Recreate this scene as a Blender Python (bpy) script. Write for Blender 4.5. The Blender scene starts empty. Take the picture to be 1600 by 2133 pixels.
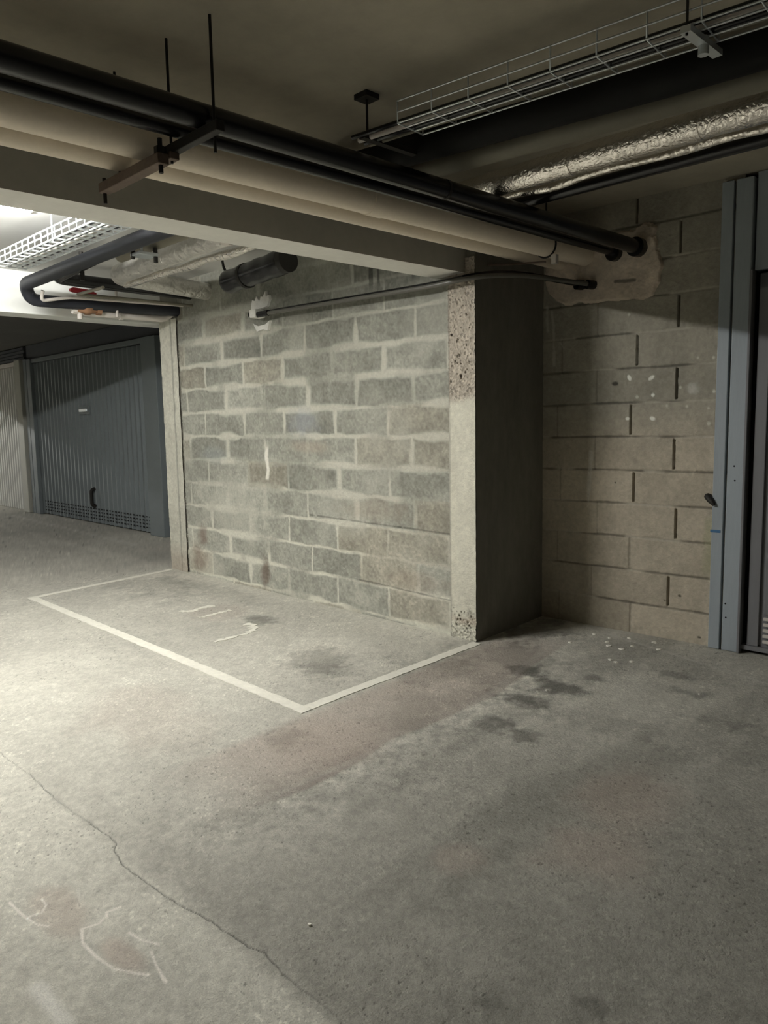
import bpy, bmesh, math, random
import numpy as np
from mathutils import Vector, Matrix
S = bpy.context.scene
COL = S.collection
random.seed(4)

# ------------------------------------------------------------------ camera, world, exposure
cam_d = bpy.data.cameras.new('camera')
cam = bpy.data.objects.new('camera', cam_d); COL.objects.link(cam)
CAM = Vector((2.8785, -3.5945, 1.3568))
fw = Vector((-0.71024, 0.69408, -0.11754)); rt = Vector((0.70038, 0.71352, -0.01872)); up = Vector((-0.07087, 0.09562, 0.99289))
M = Matrix((rt, up, -fw)).transposed().to_4x4(); M.translation = CAM
cam.matrix_world = M
cam_d.sensor_fit = 'VERTICAL'; cam_d.sensor_height = 24.0; cam_d.lens = 1590.57 * 24.0 / 2133.0
cam_d.clip_start = 0.05; cam_d.clip_end = 60
S.camera = cam
w = bpy.data.worlds.new('world'); S.world = w; w.use_nodes = True
w.node_tree.nodes['Background'].inputs[0].default_value = (0.9, 1.0, 0.85, 1)
w.node_tree.nodes['Background'].inputs[1].default_value = 0.0
S.view_settings.view_transform = 'Standard'; S.view_settings.look = 'None'
S.view_settings.gamma = 1; S.view_settings.use_curve_mapping = False
S.view_settings.exposure = 1.0
TUBE = 325.0            # emission of the lit fluorescent tubes

ZC = 2.625             # ceiling
SY = 0.037             # floor falls gently towards the aisle
def fz(x, y): return SY * y

# ------------------------------------------------------------------ helpers
def tag(o, label=None, cat=None, group=None, kind=None):
    if label: o['label'] = label
    if cat: o['category'] = cat
    if group: o['group'] = group
    if kind: o['kind'] = kind
    return o
def empty(name, loc=(0, 0, 0)):
    o = bpy.data.objects.new(name, None); COL.objects.link(o); o.location = loc
    o.empty_display_size = 0.1
    return o
class MB:
    def __init__(s): s.v = []; s.f = []; s.sm = []
    def add(s, vs, fs, smooth=False):
        b = len(s.v); s.v += [tuple(v) for v in vs]
        for f in fs: s.f.append(tuple(i + b for i in f)); s.sm.append(smooth)
        return s
    def box(s, x0, x1, y0, y1, z0, z1):
        vs = [(x, y, z) for x in (x0, x1) for y in (y0, y1) for z in (z0, z1)]
        return s.add(vs, [(0, 1, 3, 2), (4, 6, 7, 5), (0, 4, 5, 1), (2, 3, 7, 6), (0, 2, 6, 4), (1, 5, 7, 3)])
    def tube(s, pts, r, n=12, caps=True, smooth=True):
        P = [Vector(p) for p in pts]; R = r if isinstance(r, (list, tuple)) else [r] * len(P)
        T = []
        for i in range(len(P)):
            a = P[max(i - 1, 0)]; b = P[min(i + 1, len(P) - 1)]
            T.append((b - a).normalized())
        ref = Vector((0, 0, 1)) if abs(T[0].z) < 0.9 else Vector((0, 1, 0))
        u = T[0].cross(ref).normalized(); vs = []; fs = []
        for i, p in enumerate(P):
            u = (u - T[i] * u.dot(T[i])).normalized(); v = T[i].cross(u)
            for k in range(n):
                a = 2 * math.pi * k / n
                vs.append(p + (u * math.cos(a) + v * math.sin(a)) * R[i])
        for i in range(len(P) - 1):
            for k in range(n):
                fs.append((i * n + k, i * n + (k + 1) % n, (i + 1) * n + (k + 1) % n, (i + 1) * n + k))
        s.add(vs, fs, smooth)
        if caps:
            s.add(vs[:n], [tuple(reversed(range(n)))]); s.add(vs[-n:], [tuple(range(n))])
        return s
    def build(s, name, mat, parent=None, bevel=0):
        me = bpy.data.meshes.new(name); me.from_pydata(s.v, [], s.f); me.materials.append(mat)
        me.polygons.foreach_set('use_smooth', s.sm); me.update()
        bm = bmesh.new(); bm.from_mesh(me); bmesh.ops.recalc_face_normals(bm, faces=bm.faces); bm.to_mesh(me); bm.free()
        o = bpy.data.objects.new(name, me); COL.objects.link(o)
        if parent:
            o.parent = parent
            bpy.context.view_layer.update()
            o.matrix_parent_inverse = parent.matrix_world.inverted()
        if bevel:
            b = o.modifiers.new('bevel', 'BEVEL'); b.width = bevel; b.segments = 2; b.limit_method = 'ANGLE'
        return o
def arc(pts, r=0.1, n=6):
    """polyline with rounded corners"""
    P = [Vector(p) for p in pts]; out = [P[0]]
    for i in range(1, len(P) - 1):
        a, b, c = P[i - 1], P[i], P[i + 1]
        d1 = (a - b); d2 = (c - b); k = min(r, d1.length * .49, d2.length * .49)
        p1 = b + d1.normalized() * k; p2 = b + d2.normalized() * k
        for j in range(n + 1):
            t = j / n; out.append(p1 * (1 - t) ** 2 + b * 2 * t * (1 - t) + p2 * t * t)
    return out + [P[-1]]
def sub(p, q, n):
    p = Vector(p); q = Vector(q); return [p.lerp(q, i / n) for i in range(n + 1)]

# numpy noise ---------------------------------------------------------------
_rng = np.random.RandomState(7); _T = _rng.rand(256, 256)
def vn(x, y):
    xi = np.floor(x).astype(int); yi = np.floor(y).astype(int); fx = x - xi; fy = y - yi
    fx = fx * fx * (3 - 2 * fx); fy = fy * fy * (3 - 2 * fy)
    a = _T[xi % 256, yi % 256]; b = _T[(xi + 1) % 256, yi % 256]; c = _T[xi % 256, (yi + 1) % 256]; d = _T[(xi + 1) % 256, (yi + 1) % 256]
    return (a * (1 - fx) + b * fx) * (1 - fy) + (c * (1 - fx) + d * fx) * fy
def fbm(x, y, s=1.0, o=4, seed=0):
    r = 0; a = 1; t = 0
    for i in range(o):
        r = r + a * vn(x * s + 17.3 * i + seed * 31.7, y * s + 9.1 * i + seed * 11.3); t += a; a *= .55; s *= 2.03
    return r / t
def ss(a, b, x):
    t = np.clip((x - a) / (b - a), 0, 1); return t * t * (3 - 2 * t)
def dpl(x, y, pts):
    d = np.full(x.shape, 1e9)
    for (a, b), (c, e) in zip(pts[:-1], pts[1:]):
        dx, dy = c - a, e - b; t = np.clip(((x - a) * dx + (y - b) * dy) / (dx * dx + dy * dy + 1e-12), 0, 1)
        d = np.minimum(d, np.hypot(x - a - t * dx, y - b - t * dy))
    return d
def inpoly(x, y, pts):
    ins = np.zeros(x.shape, bool); n = len(pts)
    for i in range(n):
        (a, b), (c, e) = pts[i], pts[(i + 1) % n]
        cr = ((b > y) != (e > y)) & (x < (c - a) * (y - b) / (e - b + 1e-12) + a); ins ^= cr
    return ins
def mixc(c, col, m):
    return c * (1 - m[..., None]) + np.array(col) * m[..., None]
def grid_mesh(name, P, C, mat, parent=None, flip=False):
    """P (n,m,3) positions, C (n,m,3) surface colour"""
    n, m, _ = P.shape; me = bpy.data.meshes.new(name)
    idx = np.arange(n * m).reshape(n, m)
    q = np.stack([idx[:-1, :-1], idx[1:, :-1], idx[1:, 1:], idx[:-1, 1:]], -1).reshape(-1, 4)
    if flip: q = q[:, ::-1]
    me.vertices.add(n * m); me.vertices.foreach_set('co', P.astype(np.float32).ravel())
    me.loops.add(q.size); me.loops.foreach_set('vertex_index', q.astype(np.int32).ravel())
    me.polygons.add(len(q)); me.polygons.foreach_set('loop_start', np.arange(0, q.size, 4, dtype=np.int32))
    me.polygons.foreach_set('loop_total', np.full(len(q), 4, dtype=np.int32))
    me.update(calc_edges=True); me.validate()
    a = me.attributes.new('tone', 'FLOAT_COLOR', 'POINT')
    rgba = np.ones((n * m, 4), np.float32); rgba[:, :3] = np.clip(C, 0, 1).reshape(-1, 3); a.data.foreach_set('color', rgba.ravel())
    me.polygons.foreach_set('use_smooth', np.ones(len(q), bool))
    me.materials.append(mat)
    o = bpy.data.objects.new(name, me); COL.objects.link(o)
    if parent: o.parent = parent
    return o

# ------------------------------------------------------------------ materials
def mat(name, base, rough=.8, metal=0, bump=0, bs=60, var=0, vs=3, spec=.3, attr=False, detail=6, stretch=None, fine=(1, .7)):
    m = bpy.data.materials.new(name); m.use_nodes = True; nt = m.node_tree; N = nt.nodes; L = nt.links
    B = N['Principled BSDF']; B.inputs['Roughness'].default_value = rough; B.inputs['Metallic'].default_value = metal
    B.inputs['Specular IOR Level'].default_value = spec
    tc = N.new('ShaderNodeTexCoord'); src = tc.outputs['Object']
    if stretch:
        mp = N.new('ShaderNodeMapping'); mp.inputs['Scale'].default_value = stretch; L.new(src, mp.inputs[0]); src = mp.outputs[0]
    if attr:
        at = N.new('ShaderNodeAttribute'); at.attribute_name = 'tone'; c = at.outputs['Color']
    else:
        rgb = N.new('ShaderNodeRGB'); rgb.outputs[0].default_value = (*base, 1); c = rgb.outputs[0]
    if var:
        for sc, am in ((vs, var * fine[0]), (vs * 9, var * fine[1])):
            n = N.new('ShaderNodeTexNoise'); n.inputs['Scale'].default_value = sc; n.inputs['Detail'].default_value = detail; n.inputs['Roughness'].default_value = .65
            L.new(src, n.inputs['Vector'])
            mr = N.new('ShaderNodeMapRange'); mr.inputs['From Min'].default_value = .25; mr.inputs['From Max'].default_value = .75
            mr.inputs['To Min'].default_value = 1 - am; mr.inputs['To Max'].default_value = 1 + am; L.new(n.outputs[0], mr.inputs[0])
            vm = N.new('ShaderNodeVectorMath'); vm.operation = 'SCALE'; L.new(c, vm.inputs[0]); L.new(mr.outputs[0], vm.inputs['Scale']); c = vm.outputs[0]
    L.new(c, B.inputs['Base Color'])
    if bump:
        n = N.new('ShaderNodeTexNoise'); n.inputs['Scale'].default_value = bs; n.inputs['Detail'].default_value = 8; n.inputs['Roughness'].default_value = .7
        L.new(src, n.inputs['Vector']); b = N.new('ShaderNodeBump'); b.inputs['Strength'].default_value = bump; b.inputs['Distance'].default_value = .01
        L.new(n.outputs[0], b.inputs['Height']); L.new(b.outputs[0], B.inputs['Normal'])
    return m
M_floor = mat('stained_concrete', None, .85, bump=.8, bs=80, var=.17, vs=30, attr=True, fine=(.4, 1.6))
M_wall = mat('block_masonry', None, .95, bump=.5, bs=90, var=.13, vs=40, attr=True)
M_ceil = mat('cast_ceiling', (.40, .365, .29), .9, bump=.15, bs=8, var=.12, vs=1.3)
M_wceil = mat('lightened_ceiling', (.62, .62, .60), .85, bump=.1, bs=8, var=.04, vs=1.3)  # same ceiling, colour lightened to carry the glow of the lit bay
M_dceil = mat('darkened_ceiling', (.12, .115, .105), .9, bump=.1, bs=8, var=.1, vs=1.3)  # same ceiling, colour darkened to deepen the shade in the far bay
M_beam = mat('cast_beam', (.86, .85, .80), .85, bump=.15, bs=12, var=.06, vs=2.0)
M_beamf = mat('shade_toned_beam_side', (.44, .43, .39), .85, bump=.15, bs=12, var=.08, vs=2.0)  # darker copy of the beam tone, shade put into its front face
M_white = mat('white_beam', (.75, .76, .74), .8, bump=.1, bs=10, var=.04, vs=2)
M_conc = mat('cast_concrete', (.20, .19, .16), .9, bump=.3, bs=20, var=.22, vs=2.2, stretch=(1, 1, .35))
M_room = mat('bare_concrete', (.16, .155, .14), .9, bump=.1, bs=8, var=.1)
M_beige = mat('beige_pipe', (.82, .73, .60), .55, var=.05, vs=6)
M_black = mat('black_insulation', (.007, .007, .008), .24, bump=.1, bs=40, spec=.5)
M_matte = mat('matte_black_lagging', (.010, .010, .009), .75, bump=.1, bs=40, spec=.2)
M_dark = mat('dark_insulation', (.016, .018, .026), .5, bump=.1, bs=40, spec=.5)
M_greyp = mat('grey_pipe', (.19, .175, .135), .55, var=.06, vs=6)
M_condu = mat('grey_conduit', (.11, .105, .09), .35, var=.05, vs=6, spec=.5)
M_lgrey = mat('light_grey_pipe', (.62, .58, .54), .45, var=.06, vs=6)
M_steel = mat('galvanised_wire', (.62, .66, .68), .35, metal=.75)
M_rod = mat('dark_rod', (.03, .028, .025), .6, metal=.4)
M_bar = mat('rusty_steel', (.16, .12, .095), .7, metal=.3, var=.2, vs=20)
M_gpost = mat('painted_steel_frame', (.33, .37, .40), .5, var=.06, vs=4, stretch=(3, 3, .4))
M_gdoor = mat('slate_steel_door', (.18, .205, .215), .5, var=.05, vs=4)
M_gd2 = mat('grey_steel_door', (.19, .19, .20), .5, var=.05, vs=4, stretch=(4, 4, .4))
M_bdoor = mat('beige_steel_door', (.66, .66, .63), .55, var=.05, vs=4)
M_bpost = mat('beige_post', (.42, .42, .37), .6, var=.06, vs=4)
M_slate = mat('slate_panel', (.07, .075, .085), .6, var=.05, vs=3)
M_paint = mat('worn_white_paint', (.72, .70, .62), .8, bump=.2, bs=80, var=.10, vs=25)
M_plast = mat('white_plaster', (.75, .74, .70), .9, bump=.5, bs=60, var=.08, vs=30)
M_chip = mat('white_chip', (.80, .78, .70), .8)
M_red = mat('red_lever', (.45, .03, .04), .45)
M_brass = mat('brass_body', (.45, .26, .16), .4, metal=.7, var=.1, vs=40)
M_blue = mat('blue_mark', (.06, .16, .30), .6)
M_hole = mat('black_void', (.008, .008, .008), .9)
def foil(name, dens):
    m = mat(name, (.93, .89, .83), .22, metal=.97, bump=0)
    N = m.node_tree.nodes; L = m.node_tree.links; B = N['Principled BSDF']
    tc = N.new('ShaderNodeTexCoord'); n = N.new('ShaderNodeTexNoise'); n.inputs['Scale'].default_value = dens; n.inputs['Detail'].default_value = 5
    n.inputs['Distortion'].default_value = 1.5; L.new(tc.outputs['Object'], n.inputs['Vector'])
    v = N.new('ShaderNodeTexVoronoi'); v.inputs['Scale'].default_value = dens * .8; v.feature = 'DISTANCE_TO_EDGE'; L.new(tc.outputs['Object'], v.inputs['Vector'])
    ad = N.new('ShaderNodeMath'); ad.operation = 'ADD'; L.new(n.outputs[0], ad.inputs[0]); L.new(v.outputs[0], ad.inputs[1])
    b = N.new('ShaderNodeBump'); b.inputs['Strength'].default_value = .8; b.inputs['Distance'].default_value = .28 / dens; L.new(ad.outputs[0], b.inputs['Height']); L.new(b.outputs[0], B.inputs['Normal'])
    return m
M_foil = foil('crinkled_foil', 55)
M_foil2 = foil('foil_strip', 24)
M_foil3 = foil('dull_foil', 14)
M_foil3.node_tree.nodes['Principled BSDF'].inputs['Metallic'].default_value = .7
M_foil3.node_tree.nodes['Principled BSDF'].inputs['Roughness'].default_value = .33
M_foil3.node_tree.nodes['RGB'].outputs[0].default_value = (.72, .70, .66, 1)
def emit(name, c, s):
    m = bpy.data.materials.new(name); m.use_nodes = True; N = m.node_tree.nodes
    B = N['Principled BSDF']; B.inputs['Emission Color'].default_value = (*c, 1); B.inputs['Emission Strength'].default_value = s; return m
M_tube = emit('lit_tube', (1.0, 0.99, 0.94), TUBE)
M_house = mat('lamp_housing', (.8, .8, .8), .5)

# ================================================================== FLOOR
def floor_colour(X, Y):
    n1 = fbm(X, Y, 1.1, 4, 1); n2 = fbm(X, Y, 5, 4, 2); n3 = fbm(X, Y, 26, 3, 3); nw = fbm(X, Y, 2.5, 3, 8)
    C = np.ones(X.shape + (3,)) * np.array([.50, .485, .425])
    C = C * (0.80 + .40 * n1)[..., None] * (.90 + .20 * n2)[..., None] * (.87 + .26 * n3)[..., None] * (.82 + .36 * fbm(X, Y, 85, 2, 91))[..., None]
    # warm, smoother driving band between the bay and the pitted aisle
    edge = .57 + .10 * (nw - .5) - .12 * ss(-.6, .2, Y)
    band = ss(-.25, .02, X - edge + .05) * 0 + (ss(.02, .10, X) * (1 - ss(0, .03, X - edge)) * (1 - ss(-.1, .6, Y)) * ss(-2.3, -1.7, Y))
    C = C * (1 - .16 * band)[..., None]; C = mixc(C, [.47, .40, .345], band * .55)
    # pitted pale margin beyond the band
    pit = (1 - ss(.0, .55, X - edge)) * ss(0, .03, X - edge) * ss(-2.4, -1.8, Y) * (1 - ss(-.2, .4, Y))
    C = C * (1 + .42 * pit * (n3 * 1.6 - .35))[..., None]
    C = C * (1 - .34 * ss(.3, 1.2, X + (n1 - .5) * .6) * (1 - ss(-1.3, -.3, Y)) * ss(-2.56, -2.45, Y))[..., None]
    C = C * (1 + .16 * (1 - ss(-2.56, -2.48, Y)))[..., None]
    # cool traffic streaks parallel to the bay side
    st = fbm(X * 3.2, Y * .5, 1.0, 3, 5)
    C = C * (1 - .22 * ss(.5, .75, st) * ss(.3, .8, X))[..., None]
    # pale coat left front
    pale = ss(.45, .62, fbm(X, Y, .8, 3, 12)) * (1 - ss(-1.2, .4, X))
    C = C * (1 + .10 * pale)[..., None]
    # far ground beyond the end of the wall is darker
    C = C * (1 - .12 * ss(-.45, .15, Y) * (1 - ss(-4.3, -3.2, X)))[..., None]
    # bare trowelled band beside the walls
    cv = ss(-.20, -.02, Y + .03 * (n2 - .5)) * (1 - ss(.02, .06, Y)) * (X < 0)
    C = C * (1 + .12 * cv)[..., None]
    # oily and rusty stains; the spot in the column corner is painted shade
    for (a, b, ra, rb, k) in [(-1.54, -.54, .16, .13, .45), (-.53, -.84, .24, .22, .38), (-.27, -.88, .2, .16, .32), (.2, -1.6, .17, .14, .36),
                              (.52, -.24, .14, .08, .5), (.79, -.32, .13, .09, .55), (.81, -.58, .16, .07, .45), (.98, -.9, .07, .06, .5), (.86, -.1, .07, .05, .4),
                              (.83, -.88, .1, .07, .4), (1.15, .19, .12, .05, .35), (1.32, 0, .14, .06, .35), (1.56, -.21, .2, .08, .3), (1.79, -2.21, .06, .05, .35),
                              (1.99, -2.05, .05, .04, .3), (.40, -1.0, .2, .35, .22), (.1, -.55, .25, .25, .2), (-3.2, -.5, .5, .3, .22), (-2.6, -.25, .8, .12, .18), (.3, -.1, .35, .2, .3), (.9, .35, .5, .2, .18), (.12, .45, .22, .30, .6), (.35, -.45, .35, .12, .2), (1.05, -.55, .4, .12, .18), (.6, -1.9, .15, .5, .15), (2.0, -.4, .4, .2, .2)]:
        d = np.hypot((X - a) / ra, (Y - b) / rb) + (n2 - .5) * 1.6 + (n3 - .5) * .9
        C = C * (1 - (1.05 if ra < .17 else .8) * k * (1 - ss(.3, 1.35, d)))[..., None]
    for (a, b, ra, rb, k) in [(1.6, -1.1, .22, .28, .5), (1.68, -1.48, .2, .2, .5), (1.35, -1.8, .1, .1, .4), (.63, -2.80, .16, .07, .55), (.94, -2.76, .10, .045, .7), (.35, -1.5, .3, .3, .3), (-.6, -1.9, .6, .3, .25), (-1.9, -.62, .3, .2, .3)]:
        d = np.hypot((X - a) / ra, (Y - b) / rb) + (n2 - .5) * .9
        C = mixc(C, [.46, .36, .30], k * (1 - ss(.5, 1.2, d)) * .6)
    # pale scuffed arcs by the camera
    cur = [[(.461, -2.893), (.551, -2.888), (.63, -2.875), (.671, -2.851)], [(.523, -2.817), (.561, -2.819), (.587, -2.841), (.581, -2.875)],
           [(.761, -2.728), (.771, -2.747), (.754, -2.79), (.817, -2.814), (.9, -2.811), (.978, -2.799), (1.039, -2.767), (1.073, -2.743)],
           [(.875, -2.703), (.932, -2.692), (.985, -2.668)], [(.998, -2.697), (1.055, -2.712), (1.131, -2.725)], [(.763, -2.718), (.737, -2.706), (.746, -2.668)]]
    wob = (n3 - .5) * .006
    for c in cur:
        C = mixc(C, [.88, .83, .76], .9 * (1 - ss(.0015, .006, dpl(X, Y, c) + wob)))
    C = mixc(C, [.82, .80, .74], .7 * (1 - ss(.008, .035, dpl(X, Y, [(.893, -2.965), (.963, -2.967), (1.042, -2.968), (1.16, -2.985)]) + (n2 - .5) * .05)))
    for k in range(16):
        a = .55 + random.random() * 1.6; b = -2.95 + random.random() * .5; t = random.random() * 3.1; l = .04 + .08 * random.random()
        C = mixc(C, [.80, .78, .70], .35 * (1 - ss(.002, .006, dpl(X, Y, [(a, b), (a + l * math.cos(t), b + l * math.sin(t))]) + (n3 - .5) * .012)))
    # pale wheel edge lines and the pour joint in front of the doors
    for (c, s_, wd) in [([(.552, -1.972), (.562, -1.79), (.585, -1.538), (.615, -1.26), (.611, -.926), (.569, -.573), (.478, -.195), (.425, .071)], .10, .02),
                        ([(-9.5, .50), (-8.14, .474), (-5.27, .383)], .5, .03), ([(.2, .70), (.43, .64), (.8, .55), (1.57, .357), (3.2, -.05)], .35, .012),
                        ([(-3.4, -.11), (0.1, -.11)], .20, .01)]:
        C = mixc(C, [.62, .61, .56], s_ * (1 - ss(wd * .5, wd * 1.5, dpl(X, Y, c) + (n2 - .5) * wd * 1.5)))
    # pores and small dark pits
    pores = ss(.88, .93, vn(X * 120, Y * 120)) * ss(.46, .62, fbm(X, Y, 2.2, 3, 21))
    C = C * (1 - .5 * pores)[..., None]
    gr = ss(.80, .86, vn(X * 110 + 9, Y * 110)) * ss(.5, .6, fbm(X, Y, 3.0, 2, 22))
    C = C * (1 + .28 * gr)[..., None]
    # crack along the pour joint
    ck = [(-3.4, -2.50), (-2.0, -2.56), (-.705, -2.544), (-.387, -2.531), (-.054, -2.542), (.151, -2.525), (.352, -2.516), (.408, -2.519), (.44, -2.544), (.549, -2.561), (.707, -2.553), (.854, -2.542),
          (1.0, -2.514), (1.082, -2.509), (1.179, -2.501), (1.239, -2.484), (1.315, -2.494), (1.441, -2.497), (1.528, -2.491), (1.581, -2.498), (1.9, -2.5), (2.6, -2.47)]
    d = dpl(X, Y + (n3 - .5) * .012, ck); ckm = (1 - ss(.0006, .0032, d)) * (.55 + .45 * ss(.35, .6, fbm(X, Y, 4, 2, 77))) * (1 - .6 * ss(1.2, 1.5, X))
    C = C * (1 - .66 * ckm)[..., None]
    C = C * (1 - .14 * (1 - ss(.0, .04, d)) * ss(.45, .6, n2))[..., None]
    H = (n2 - .5) * .0008 + (n3 - .5) * .0014 - ckm * .004 - pores * .0015
    return C, H
# dense fan under the viewpoint, coarser further away, one continuous sheet
az = np.radians(np.concatenate([np.linspace(-178, -84, 40)[:-1], np.linspace(-84, 2, 1200), np.linspace(2, 178, 70)[1:]]))
rad = np.concatenate([[.05, .3, .6], np.geomspace(.8, 7.5, 760), np.geomspace(7.6, 22, 60)])
A_, R_ = np.meshgrid(az, rad, indexing='ij')
FX = CAM.x + R_ * np.sin(A_); FY = CAM.y + R_ * np.cos(A_)
FX = np.clip(FX, -16.1, 6.1); FY = np.clip(FY, -9.1, 1.2)
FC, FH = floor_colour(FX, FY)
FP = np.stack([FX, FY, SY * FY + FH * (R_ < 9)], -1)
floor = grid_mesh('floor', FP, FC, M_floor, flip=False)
tag(floor, kind='structure')

# ================================================================== STRUCTURE
def struct(name, mb, m, label=None, bevel=0):
    o = mb.build(name, m, bevel=bevel); o['kind'] = 'structure'
    if label: o['label'] = label
    return o
struct('ceiling', MB().box(-.19, 6.2, -9.2, 1.3, ZC, ZC + .2), M_ceil)
struct('ceiling', MB().box(-3.82, -.19, -9.2, 1.3, ZC, ZC + .2), M_wceil)
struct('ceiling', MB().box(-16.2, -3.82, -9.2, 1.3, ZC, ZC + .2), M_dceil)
struct('wall_rear', MB().box(-16.2, 6.2, -9.3, -9.1, -.5, ZC), M_room)
struct('wall_far_left', MB().box(-16.3, -16.1, -9.1, 1.3, -.5, ZC), M_room)
struct('wall_far_right', MB().box(6.1, 6.3, -9.1, 1.3, -.5, ZC), M_room)

# ---- block wall A (back of the bay)
CH = .205; Z0 = .026
JA = [-3.55, -2.99, -2.40, -1.87, -1.28, -.755, -.20]; JB = [-3.30, -2.69, -2.14, -1.60, -1.055, -.51]
def blocks(x, z, rowj, z0, jit, wA, wB):
    """distance to nearest joint, block id, row"""
    xw = x + (fbm(x, z, 6, 3, 31) - .5) * jit; zw = z + (fbm(x, z, 5, 3, 32) - .5) * jit
    row = np.floor((zw - z0) / CH).astype(int); dz = np.abs((zw - z0) / CH - np.round((zw - z0) / CH)) * CH
    dx = np.full(x.shape, 9.); bid = row * 37.0
    for par in (0, 1):
        m = (row % 2) == par; J = rowj[par]
        for j in J:
            dx = np.where(m, np.minimum(dx, np.abs(xw - j - .02 * np.sin(row * 2.3 + j))), dx); bid = bid + np.where(m & (xw > j), 1.0, 0)
    return dx, dz, bid, row
nx, nz = 560, 430
gx = np.linspace(-3.42, -.19, nx); gz = np.linspace(-.06, ZC + .0, nz); WX, WZ = np.meshgrid(gx, gz, indexing='ij')
dx, dz, bid, row = blocks(WX, WZ, (JA, JB), Z0, .026, 0, 0)
h = np.modf(np.sin(bid * 12.9898) * 43758.5453)[0]; h = np.abs(h); h2 = np.abs(np.modf(np.sin(bid * 78.233) * 9631.17)[0])
n1 = fbm(WX, WZ, 3, 4, 41); n2 = fbm(WX, WZ, 14, 4, 42); n3 = fbm(WX, WZ, 60, 2, 43)
smear = .012 + .030 * ss(.35, .75, fbm(WX, WZ, 2.2, 3, 44)); dj = np.minimum(dx * 1.15, dz)
mort = (1 - ss(smear * .35, smear * 1.25, dj + (n2 - .5) * .016)) * (.30 + .70 * ss(.30, .58, fbm(WX, WZ, 3.1, 3, 45)))
C = np.ones(WX.shape + (3,)) * np.array([.33, .33, .285]); C = C * (.82 + .38 * h)[..., None]
C = mixc(C, [.40, .365, .29], .5 * (h2 > .75) * np.ones(WX.shape)); 
C = C * (.78 + .44 * n1)[..., None] * (.75 + .5 * n2)[..., None] * (.72 + .56 * n3)[..., None]
C = mixc(C, [.68, .67, .58], .75 * mort)
C = mixc(C, [.56, .555, .48], .40 * ss(.55, .75, fbm(WX, WZ, 1.6, 4, 46)))          # thin smeared render
low = 1 - ss(.15, 1.0, WZ); C = C * (.92 + .26 * low)[..., None]  # paler low blocks, lightened further to offset the lamp's falloff
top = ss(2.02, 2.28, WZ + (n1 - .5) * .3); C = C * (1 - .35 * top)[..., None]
for (a, b, ra, rb, k, c) in [(-3.14, .36, .09, .10, .55, (.17, .10, .075)), (-3.22, .16, .14, .14, .5, (.22, .14, .10)), (-2.21, .15, .07, .13, .72, (.12, .075, .055)), (-1.65, 1.37, .19, .12, .35, (.42, .45, .50)),
                             (-2.9, 1.1, .22, .08, .3, (.42, .46, .46)), (-1.6, 1.18, .25, .05, .35, (.48, .40, .32)), (-.9, .75, .35, .1, .3, (.40, .33, .26)), (-.5, .3, .3, .08, .3, (.40, .32, .25))]:
    d = np.hypot((WX - a) / ra, (WZ - b) / rb) + (n2 - .5) * .9; C = mixc(C, c, k * (1 - ss(.3, 1.3, d)))
run = (1 - ss(.012, .03, np.abs(WX + 2.12 + .01 * np.sin(WZ * 30)) + (n2 - .5) * .02)) * ss(.9, .93, WZ) * (1 - ss(1.14, 1.2, WZ))
C = mixc(C, [.75, .73, .66], run)
for (a, b, l) in [(-.9, .66, .7), (-.6, .235, .5)]:
    d = dpl(WX, WZ, [(a - l, b + .01), (a + l, b - .01)]); C = C * (1 - .5 * (1 - ss(.002, .008, d + (n2 - .5) * .012)))[..., None]
wet = ss(.66, .74, vn(WX * 38, WZ * 1.5)) * ss(2.2, 2.3, WZ) * (WX > -1.0); C = C * (1 - .6 * wet)[..., None]
C = C * (1 - .5 * (1 - ss(.002, .012, np.abs(WX + .205) + (n2 - .5) * .006)))[..., None]
H = .002 * (1 - mort) + (n2 - .5) * .004 + (n3 - .5) * .003
P = np.stack([WX, .002 - H, WZ], -1)
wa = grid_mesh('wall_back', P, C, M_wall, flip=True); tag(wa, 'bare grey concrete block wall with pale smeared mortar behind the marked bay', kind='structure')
MB().box(-3.42, -.19, .02, .20, -.1, ZC).build('wall_core', M_room, wa)

# ---- block wall B (set back, right), turned a little: y = .702 + .05 x
def WB(x, z, o=0.0): return (x + .05 * o, .702 + .05 * x - o, z)
nx, nz = 420, 520
gx = np.linspace(-.02, 1.22, nx); gz = np.linspace(-.02, ZC, nz); WX, WZ = np.meshgrid(gx, gz, indexing='ij')
n1 = fbm(WX, WZ, 3, 4, 51); n2 = fbm(WX, WZ, 14, 4, 52); n3 = fbm(WX, WZ, 60, 2, 53)
ZB = .215
JX = [.627, .859, .613, .894, .631, .873, .605, .879, .636, .88, .62, .88, .62]
rowf = (WZ - ZB) / CH + 1; rowf = rowf + (fbm(WX, WZ * .2, 3, 2, 54) - .5) * .09; row = np.clip(np.floor(rowf).astype(int), 0, 12)
dz = np.abs(rowf - np.round(rowf)) * CH
jx = np.array(JX)[row]; dxx = np.minimum(np.abs(WX - jx), np.minimum(np.abs(WX - jx + .5), np.abs(WX - jx - .5)) + .004)
openj = (np.abs(WX - jx) < .2) & (row != 0) & (row != 2)
C = np.ones(WX.shape + (3,)) * np.array([.38, .34, .27])
h = np.abs(np.modf(np.sin((row * 7 + (WX > jx)) * 12.9898) * 43758.5453)[0]); C = C * (.86 + .26 * h)[..., None]
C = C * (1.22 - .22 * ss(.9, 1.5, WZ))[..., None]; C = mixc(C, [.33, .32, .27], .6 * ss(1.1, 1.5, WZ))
C = C * (.86 + .28 * n1)[..., None] * (.88 + .24 * n2)[..., None] * (.9 + .2 * n3)[..., None]
slit = np.where(openj, 1 - ss(.0045, .0075, np.abs(WX - jx) + (n2 - .5) * .003), 0) * ss(.012, .02, dz)
bed = 1 - ss(.002, .010, dz + (n2 - .5) * .008)
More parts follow.
